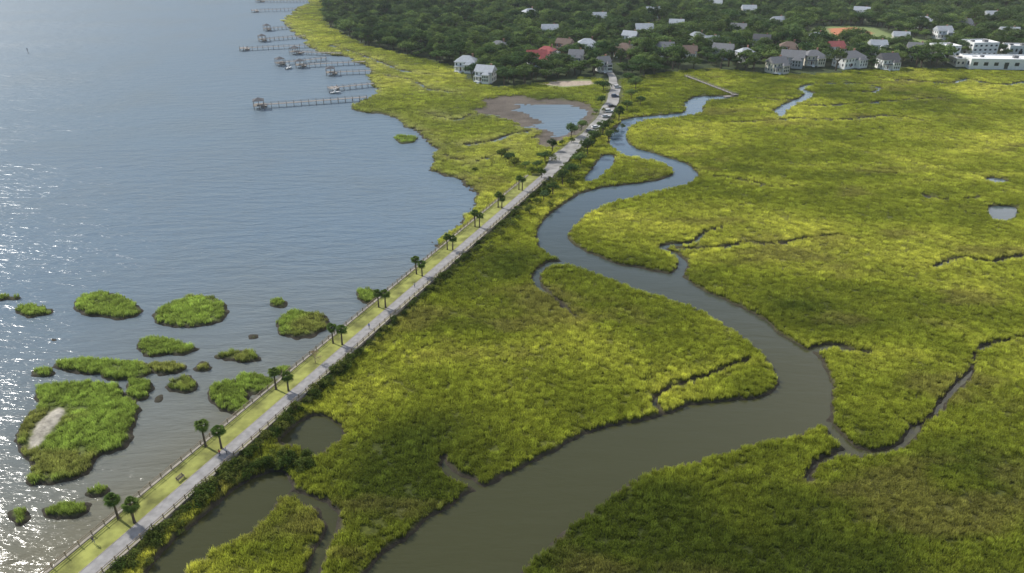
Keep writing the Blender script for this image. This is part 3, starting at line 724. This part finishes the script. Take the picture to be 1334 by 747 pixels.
b = MB(); strip(b, T0, CL, -4.5, 4.4, 1.45, 0, zb=-1.5); b.obj('causeway', [stone])
b = MB(); strip(b, T0, CL, -4.05, .62, 1.475, 0); strip(b, T0, CL, 3.62, 3.98, 1.475, 0); b.obj('grass_verge', [turf])
b = MB(); strip(b, T0, CL+4, .7, 3.55, 1.50, 0, zb=1.4)
b.obj('footpath', [path_m])
b = MB(); strip(b, T0, CL, .55, .68, 1.53, 0, zb=1.4); strip(b, T0, CL, 3.57, 3.68, 1.53, 0, zb=1.4); b.obj('path_kerb', [stone])
b = MB(); strip(b, T0, CL, -4.62, -4.12, 1.62, 0, zb=-1.0); strip(b, T0, CL, 4.02, 4.5, 1.62, 0, zb=-1.0); b.obj('bulkhead_cap', [stone])
def fence(name, w, t0, t1, step=2.6, gap=()):
    b = MB(); t = t0
    while t < t1:
        p = C(t, w); b.box((p[0], p[1], 2.15), (.16, .16, 1.1), 0, BANG); t += step
    for z in (2.05, 2.5):
        a, c = C(t0, w), C(t1, w); n = int((t1-t0)/10)
        for i in range(n):
            q0 = a+(c-a)*i/n; q1 = a+(c-a)*(i+1)/n; mid = (q0+q1)/2
            b.box((mid[0], mid[1], z), (np.linalg.norm(q1-q0)-.01, .06, .12), 0, BANG)
    b.obj(name, [wood])
fence('wooden_fence', -4.35, T0, CL-2); fence('wooden_fence', 4.26, T0, CL-2)

# gravel road and parking
b = MB()
N = len(roadc); nrm = []
for i in range(N):
    d = roadc[min(i+1, N-1)]-roadc[max(i-1, 0)]; d /= np.linalg.norm(d); nrm.append(np.array([d[1], -d[0]]))
for i in range(N-1):
    p0, p1 = roadc[i], roadc[i+1]; zz = lambda k: 1.46 if k < N-8 else 1.46+(k-(N-8))*.12
    j0 = .5*math.sin(i*1.7); j1 = .5*math.sin((i+1)*1.7)
    A = p0-nrm[i]*(roadw[i]/2+j0); Bq = p0+nrm[i]*(roadw[i]/2-j0); Cq = p1+nrm[i+1]*(roadw[i+1]/2-j1); Dq = p1-nrm[i+1]*(roadw[i+1]/2+j1)
    b.quad([(A[0], A[1], zz(i)), (Bq[0], Bq[1], zz(i)), (Cq[0], Cq[1], zz(i+1)), (Dq[0], Dq[1], zz(i+1))])
b.obj('gravel_road', [gravel_m])

# ------------------------------------------------------------------ palms
palm_leaf = foliage_mat('palm_leaf_mat', cols=[(.08, .13, .03), (.12, .17, .04)], trans=.25)
palm_dead = mat('dead_frond', (.22, .16, .09), .9)
def palm_mesh(seed, h):
    r = random.Random(seed); b = MB(); lx, ly = r.uniform(-.25, .25), r.uniform(-.25, .25)
    prev = None; n = 7
    for i in range(n+1):
        t = i/n; p = (lx*t*t, ly*t*t, h*.80*t); rr = .24-.07*t+(.06 if i == 0 else 0)+(.05 if t > .85 else 0)
        if prev: b.tube(prev[0], p, prev[1], rr, 8, 0, i == n)
        prev = (p, rr)
    top = Vector(prev[0]); lv = [1.0]*len(b.v)
    for i in range(38):
        a = i*2.4+r.uniform(-.3, .3); el = r.uniform(-.75, 1.25); ln = r.uniform(1.15, 1.65)
        if el > .9: ln *= .8
        d = Vector((math.cos(a)*math.cos(el), math.sin(a)*math.cos(el), math.sin(el)))
        side = Vector((-math.sin(a), math.cos(a), 0)); up = side.cross(d)*-1
        hub = top+d*ln*.45; dead = el < -.62
        b.tube(tuple(top), tuple(hub), .03, .02, 3, 0, False); lv += [1.0]*(len(b.v)-len(lv))
        for k in range(11):
            ph = (k-5)/5*1.35
            dr = d*math.cos(ph)+side*math.sin(ph)
            e1 = hub+dr*ln*.42; e2 = hub+dr*ln*(.78-.1*abs(ph))+Vector((0, 0, -.28*ln))
            wv = (side*math.cos(ph)-d*math.sin(ph))*.085
            b.quad([hub-wv*.3, hub+wv*.3, e1+wv, e1-wv], 2 if dead else 1); b.quad([e1-wv, e1+wv, e2], 2 if dead else 1)
            lv += [r.uniform(.7, 1.3)]*7
    me = b.mesh('sabal_palm', [bark, palm_leaf, palm_dead]); set_lv(me, lv); return me
palms = [palm_mesh(s, h) for s, h in ((1, 6.2), (2, 5.6), (3, 6.6), (4, 5.9))]
for i, (a, c) in enumerate([(157,678),(180,684),(270,584),(292,587),(361,510),(381,513),(435,450),(451,453),(494,403),(509,405),(543,360),(557,364),(583,328),(598,330),
      (619,298),(632,300),(649,273),(662,275),(676,250),(688,252)]):
    x, y = W(a, c+6*(c/700)); w = np.clip(cw(x, y), -3.5, .2); t = ct(x, y); p = C(t, w)
    o = bpy.data.objects.new('palm_tree', palms[i % 4]); scene.collection.objects.link(o)
    o.location = (p[0], p[1], 1.46); o.rotation_euler[2] = random.uniform(0, 6.28); k = random.uniform(.88, 1.02); o.scale = (k, k, k)

# bare tree beside the path
b = MB()
def branch(p, d, ln, r, lev):
    q = p+d*ln; b.tube(tuple(p), tuple(q), r, r*.6, 4, 0, False)
    if lev:
        for k in range(4):
            nd = (d+Vector((random.gauss(0, .5), random.gauss(0, .5), random.gauss(.1, .3)))).normalized(); branch(q, nd, ln*.72, r*.6, lev-1)
branch(Vector((0, 0, 0)), Vector((0, 0, 1)), 1.2, .14, 4)
p = C(ct(*W(420, 482)), -1.0); b.obj('bare_tree', [mat('pale_bark', (.42, .33, .2), .9)], loc=(p[0], p[1], 1.46))

# bench
def bench(t, w):
    p = C(t, w); e = empty('park_bench', (p[0], p[1], 1.475), BANG)
    b = MB()
    for i in range(4): b.box((0, -.22+.14*i, .45), (1.7, .12, .04), 0)
    b.obj('seat', [wood], e); b = MB()
    for i in range(3): b.box((0, .30+.02*i, .6+.14*i), (1.7, .03, .11), 0)
    b.obj('backrest', [wood], e); b = MB()
    for sx in (-.7, .7):
        b.box((sx, -.2, .21), (.07, .07, .42), 0); b.box((sx, .29, .45), (.07, .07, .9), 0); b.box((sx, .03, .62), (.07, .5, .05), 0)
    b.obj('legs', [mat('iron', (.04, .04, .04), .5)], e)
bench(ct(*W(243, 634)), -.6)

# people
def person(name, px_, py_, w, shirt, pants, rz, stride=.28, seed=0):
    v = [(0,0,.95),(0,0,1.15),(0,.01,1.38),(0,0,1.50),(0,.01,1.60),(0,.01,1.70),
         (-.10,0,.90),(-.10,stride*.5,.50),(-.10,stride*.55,.09),(-.10,stride*.55+.16,.04),
         (.10,0,.90),(.10,-stride*.25,.50),(.10,-stride*.9,.12),(.10,-stride*.9+.15,.04),
         (-.18,0,1.38),(-.23,-.10,1.12),(-.22,.02,.88),(-.21,.07,.80),
         (.18,0,1.38),(.23,.08,1.12),(.22,.24,.93),(.21,.30,.88)]
    ed = [(0,1),(1,2),(2,3),(3,4),(4,5),(0,6),(6,7),(7,8),(8,9),(0,10),(10,11),(11,12),(12,13),(2,14),(14,15),(15,16),(16,17),(2,18),(18,19),(19,20),(20,21)]
    rad = [.13,.12,.14,.055,.10,.09,.09,.065,.045,.035,.09,.065,.045,.035,.06,.045,.035,.03,.06,.045,.035,.03]
    me = bpy.data.meshes.new(name); me.from_pydata(v, ed, []); o = bpy.data.objects.new(name, me); scene.collection.objects.link(o)
    sk = o.modifiers.new('skin', 'SKIN')
    for i, r_ in enumerate(rad): me.skin_vertices[0].data[i].radius = (r_, r_*.85)
    me.skin_vertices[0].data[0].use_root = True
    ss = o.modifiers.new('sub', 'SUBSURF'); ss.levels = 1; ss.render_levels = 1
    dg = bpy.context.evaluated_depsgraph_get(); m2 = bpy.data.meshes.new_from_object(o.evaluated_get(dg)); o.modifiers.clear(); o.data = m2
    m2.materials.clear()
    for mm in (mat('skin', (.45, .28, .20), .6), mat('shirt', shirt, .9), mat('trousers', pants, .9), mat('hair', (.04, .03, .02), .8)): m2.materials.append(mm)
    for pl in m2.polygons:
        z = pl.center.z; x = abs(pl.center.x)
        pl.material_index = 3 if (z > 1.66 or z < .09 or (z > 1.55 and pl.center.y < -.03)) else 0 if z > 1.46 else 1 if (z > .98 and not (x > .19 and z < 1.15)) else 0 if (x > .17) else 2
        pl.use_smooth = True
    t = ct(*W(px_, py_)); p = C(t, w); o.location = (p[0], p[1], 1.505); o.rotation_euler[2] = BANG-math.pi/2+rz
    return o
try:
    person('pedestrian', 290, 602, 1.6, (.5, .08, .06), (.05, .06, .12), 0)
    person('pedestrian', 293, 598, 2.5, (.7, .7, .7), (.06, .06, .07), .1, .22)
    person('pedestrian', 470, 432, 2.2, (.1, .2, .5), (.1, .1, .1), math.pi)
    person('pedestrian', 536, 380, 1.8, (.6, .6, .55), (.1, .1, .15), 0)
    person('pedestrian', 125, 716, -2.4, (.08, .08, .1), (.2, .2, .25), 1.2)
except Exception as ex: print('PERSON', ex)

# ------------------------------------------------------------------ cars
tyre = mat('tyre', (.02, .02, .02), .9); cglass = mat('car_glass', (.02, .025, .03), .08, spec=.7); lampm = mat('headlamp', (.7, .7, .65), .2)
def car(px_, py_, color, rz, suv=False):
    b = MB(); hr = 1.75 if suv else 1.42
    low = [(-2.2, .35), (2.2, .35), (2.25, .7), (1.9, .88), (.95, .98), (-1.9, 1.0), (-2.25, .85)]
    wv = .88
    def prism(prof, w0, mi, inset=0):
        n = len(prof); i = len(b.v)
        zmin = min(p[1] for p in prof); zmax = max(p[1] for p in prof)
        for s in (-1, 1):
            for x, z in prof:
                b.v.append((x, s*(w0-inset*(z-zmin)/(zmax-zmin)), z))
        b.f.append(tuple(i+k for k in range(n))); b.m.append(mi); b.f.append(tuple(i+n+k for k in range(n))[::-1]); b.m.append(mi)
        for k in range(n): b.f.append((i+k, i+n+k, i+n+(k+1) % n, i+(k+1) % n)); b.m.append(mi)
    prism(low, wv, 0)
    cab = [(1.0, .96), (.35, hr-.06), (-1.3 if not suv else -1.9, hr-.06), (-1.85 if not suv else -2.15, .98)]
    prism(cab, wv-.05, 1, .16)
    b.box((-.45 if not suv else -.75, 0, hr-.03), (1.6 if not suv else 2.2, 1.34, .07), 0)
    for x in (1.4, -1.4):
        for s in (-1, 1): b.tube((x, s*.72, .33), (x, s*.92, .33), .33, .33, 12, 2); b.tube((x, s*.925, .33), (x, s*.93, .33), .18, .18, 8, 3)
    for s in (-1, 1): b.box((2.2, s*.6, .68), (.1, .35, .14), 3); b.box((-2.22, s*.62, .75), (.08, .3, .16), 4); b.box((.75, s*.97, .98), (.15, .18, .12), 0)
    x, y = W(px_, py_)
    b.obj('parked_car', [mat('car_paint', color, .3, spec=.6), cglass, tyre, lampm, mat('tail_lamp', (.4, .02, .02), .3)], loc=(x, y, 1.465), rz=rz)
ra = math.radians(62)
CC = [(.75, .75, .76), (.03, .03, .035), (.45, .46, .48), (.05, .08, .16), (.7, .7, .68), (.15, .16, .17)]
for i, (a, c) in enumerate([(793,150),(797,143),(789,157),(801,130),(776,171),(768,176),(804,118)]):
    car(a, c, CC[i % 6], ra-.9 if i % 2 else ra-.8, i % 3 == 0)

# ------------------------------------------------------------------ piers
pile = mat('pier_timber', (.27, .245, .22), .9, .2, 1)
def pier(a, c, shed=True, w=2.3, name='wooden_pier', hd=6.0, z=1.9):
    p0 = np.array(W(*a)); p1 = np.array(W(*c)); d = p1-p0; L = np.linalg.norm(d); d /= L; ang = math.atan2(d[1], d[0]); nn = np.array([-d[1], d[0]])
    b = MB(); mid = (p0+p1)/2; b.box((mid[0], mid[1], z), (L, w, .15), 0, ang)
    n = int(L/4)+1
    for i in range(n+1):
        q = p0+d*L*i/n
        for s in (-1, 1):
            e = q+nn*s*(w/2+.08); b.tube((e[0], e[1], -1.2), (e[0], e[1], z+1.0), .16, .14, 5, 0)
    for s in (-1, 1):
        e = mid+nn*s*(w/2-.02); b.box((e[0], e[1], z+.9), (L, .08, .1), 0, ang)
    h = p0-d*hd*.4; b.box((h[0], h[1], z+.02), (hd, hd*1.1, .2), 0, ang)
    for sx in (-1, 0, 1):
        for sy in (-1, 0, 1):
            e = h+d*sx*hd*.45+nn*sy*hd*.5; b.tube((e[0], e[1], -1.2), (e[0], e[1], z+(2.6 if shed else 1.0)), .15, .13, 5, 0)
    if shed:
        zt = z+2.6; R = hd*.5; cs = [h+d*x*R+nn*y_*R*1.05 for x, y_ in ((-1, -1), (1, -1), (1, 1), (-1, 1))]
        for i in range(4):
            A, Bq = cs[i], cs[(i+1) % 4]; b.quad([(A[0], A[1], zt), (Bq[0], Bq[1], zt), (h[0], h[1], zt+1.5)], 1)
    f = p0+nn*hd*.9; b.box((f[0], f[1], .35), (3.2, 6, .4), 0, ang)
    b.obj(name, [pile, r_dark])
for a, c, s in [((344,141),(478,131),True),((440,118),(487,113),False),((436,98),(484,96),True),((396,88),(476,84),True),((370,85),(425,79),True),((388,71),(445,73),True),
    ((322,66),(404,62),False),((346,54),(398,50),True),((352,40),(378,38),True),((335,16),(386,14),False),((340,3),(400,4),True),((345,-8),(415,-6),True),((360,-18),(425,-17),True)]:
    pier(a, c, s)
pier((955,126),(893,102), False, 1.6, 'marsh_boardwalk', 3, 1.5)
# moored boats
def boat(a, c, rz):
    b = MB(); st = [(-3, .9, .9), (-1, 1.1, .9), (1.2, 1.0, 1.0), (2.6, .55, 1.15), (3.3, .05, 1.3)]
    for (x0, w0, h0), (x1, w1, h1) in zip(st[:-1], st[1:]):
        for s in (-1, 1):
            q = [(x0, 0, -.1), (x1, 0, -.1), (x1, s*w1, h1), (x0, s*w0, h0)]; b.quad(q, 0)
        b.quad([(x0, -w0*.9, h0-.2), (x1, -w1*.9, h1-.2), (x1, w1*.9, h1-.2), (x0, w0*.9, h0-.2)], 0)
    b.quad([(-3, -.9, .9), (-3, .9, .9), (-3, 0, -.1)], 0); b.box((-.2, 0, 1.35), (1.2, .9, 1.0), 0, 0, .8); b.box((-.2, 0, 2.5), (2.2, 1.6, .08), 1)
    for sx in (-1, 1):
        for sy in (-1, 1): b.tube((-.2+sx, sy*.7, .8), (-.2+sx*.95, sy*.7, 2.5), .03, .03, 4, 1)
    b.box((-3.2, 0, .7), (.4, .4, .9), 2)
    x, y = W(a, c); b.obj('motor_boat', [trim, grey_w, tyre], loc=(x, y, .05), rz=rz)
boat(437,122,.3); boat(376,90,1.2)
# channel marker
b = MB(); b.tube((0, 0, -1), (0, 0, 3.5), .2, .18, 6, 0); b.box((0, 0, 3.3), (1, .1, 1), 1)
x, y = W(37, 70); b.obj('channel_marker', [pile, grey_w], loc=(x, y, 0))

# ------------------------------------------------------------------ thin marine haze
hb = MB(); hb.box((0, 4000, 85), (14000, 12000, 190), 0)
hm = bpy.data.materials.new('haze_mat'); hm.use_nodes = True; nt = hm.node_tree; nt.nodes.clear()
o_ = nt.nodes.new('ShaderNodeOutputMaterial'); vs = nt.nodes.new('ShaderNodeVolumeScatter')
vs.inputs['Color'].default_value = (.88, .95, 1, 1); vs.inputs['Density'].default_value = .00009; vs.inputs['Anisotropy'].default_value = .55
nt.links.new(vs.outputs[0], o_.inputs['Volume'])
hb.obj('haze', [hm])

# ------------------------------------------------------------------ light
SAZ = math.radians(56); SEL = math.radians(38)
sv = Vector((-math.sin(SAZ)*math.cos(SEL), math.cos(SAZ)*math.cos(SEL), math.sin(SEL)))
sl = bpy.data.lights.new('sun', 'SUN'); sl.energy = 5.0; sl.angle = math.radians(.53); sl.color = (1, .96, .89)
so = bpy.data.objects.new('sun', sl); scene.collection.objects.link(so); so.rotation_euler = sv.to_track_quat('Z', 'Y').to_euler(); so.location = (0, 0, 300)
wd = bpy.data.worlds.new('World'); scene.world = wd; wd.use_nodes = True
nt = wd.node_tree; sk = nt.nodes.new('ShaderNodeTexSky'); sk.sky_type = 'NISHITA'; sk.sun_disc = False
sk.sun_elevation = SEL; sk.sun_rotation = SAZ; sk.air_density = 1.2; sk.dust_density = 1.8; sk.ozone_density = 1.3
nt.links.new(sk.outputs[0], nt.nodes['Background'].inputs[0]); nt.nodes['Background'].inputs[1].default_value = .15

cam = bpy.data.cameras.new('camera'); co = bpy.data.objects.new('camera', cam); scene.collection.objects.link(co)
co.location = (0, 0, H); co.rotation_euler = (math.pi/2-P, 0, 0); cam.sensor_width = 36; cam.lens = 36*F/1334
cam.clip_start = .5; cam.clip_end = 30000
scene.camera = co
scene.view_settings.view_transform = 'Standard'; scene.view_settings.look = 'None'; scene.view_settings.exposure = 0
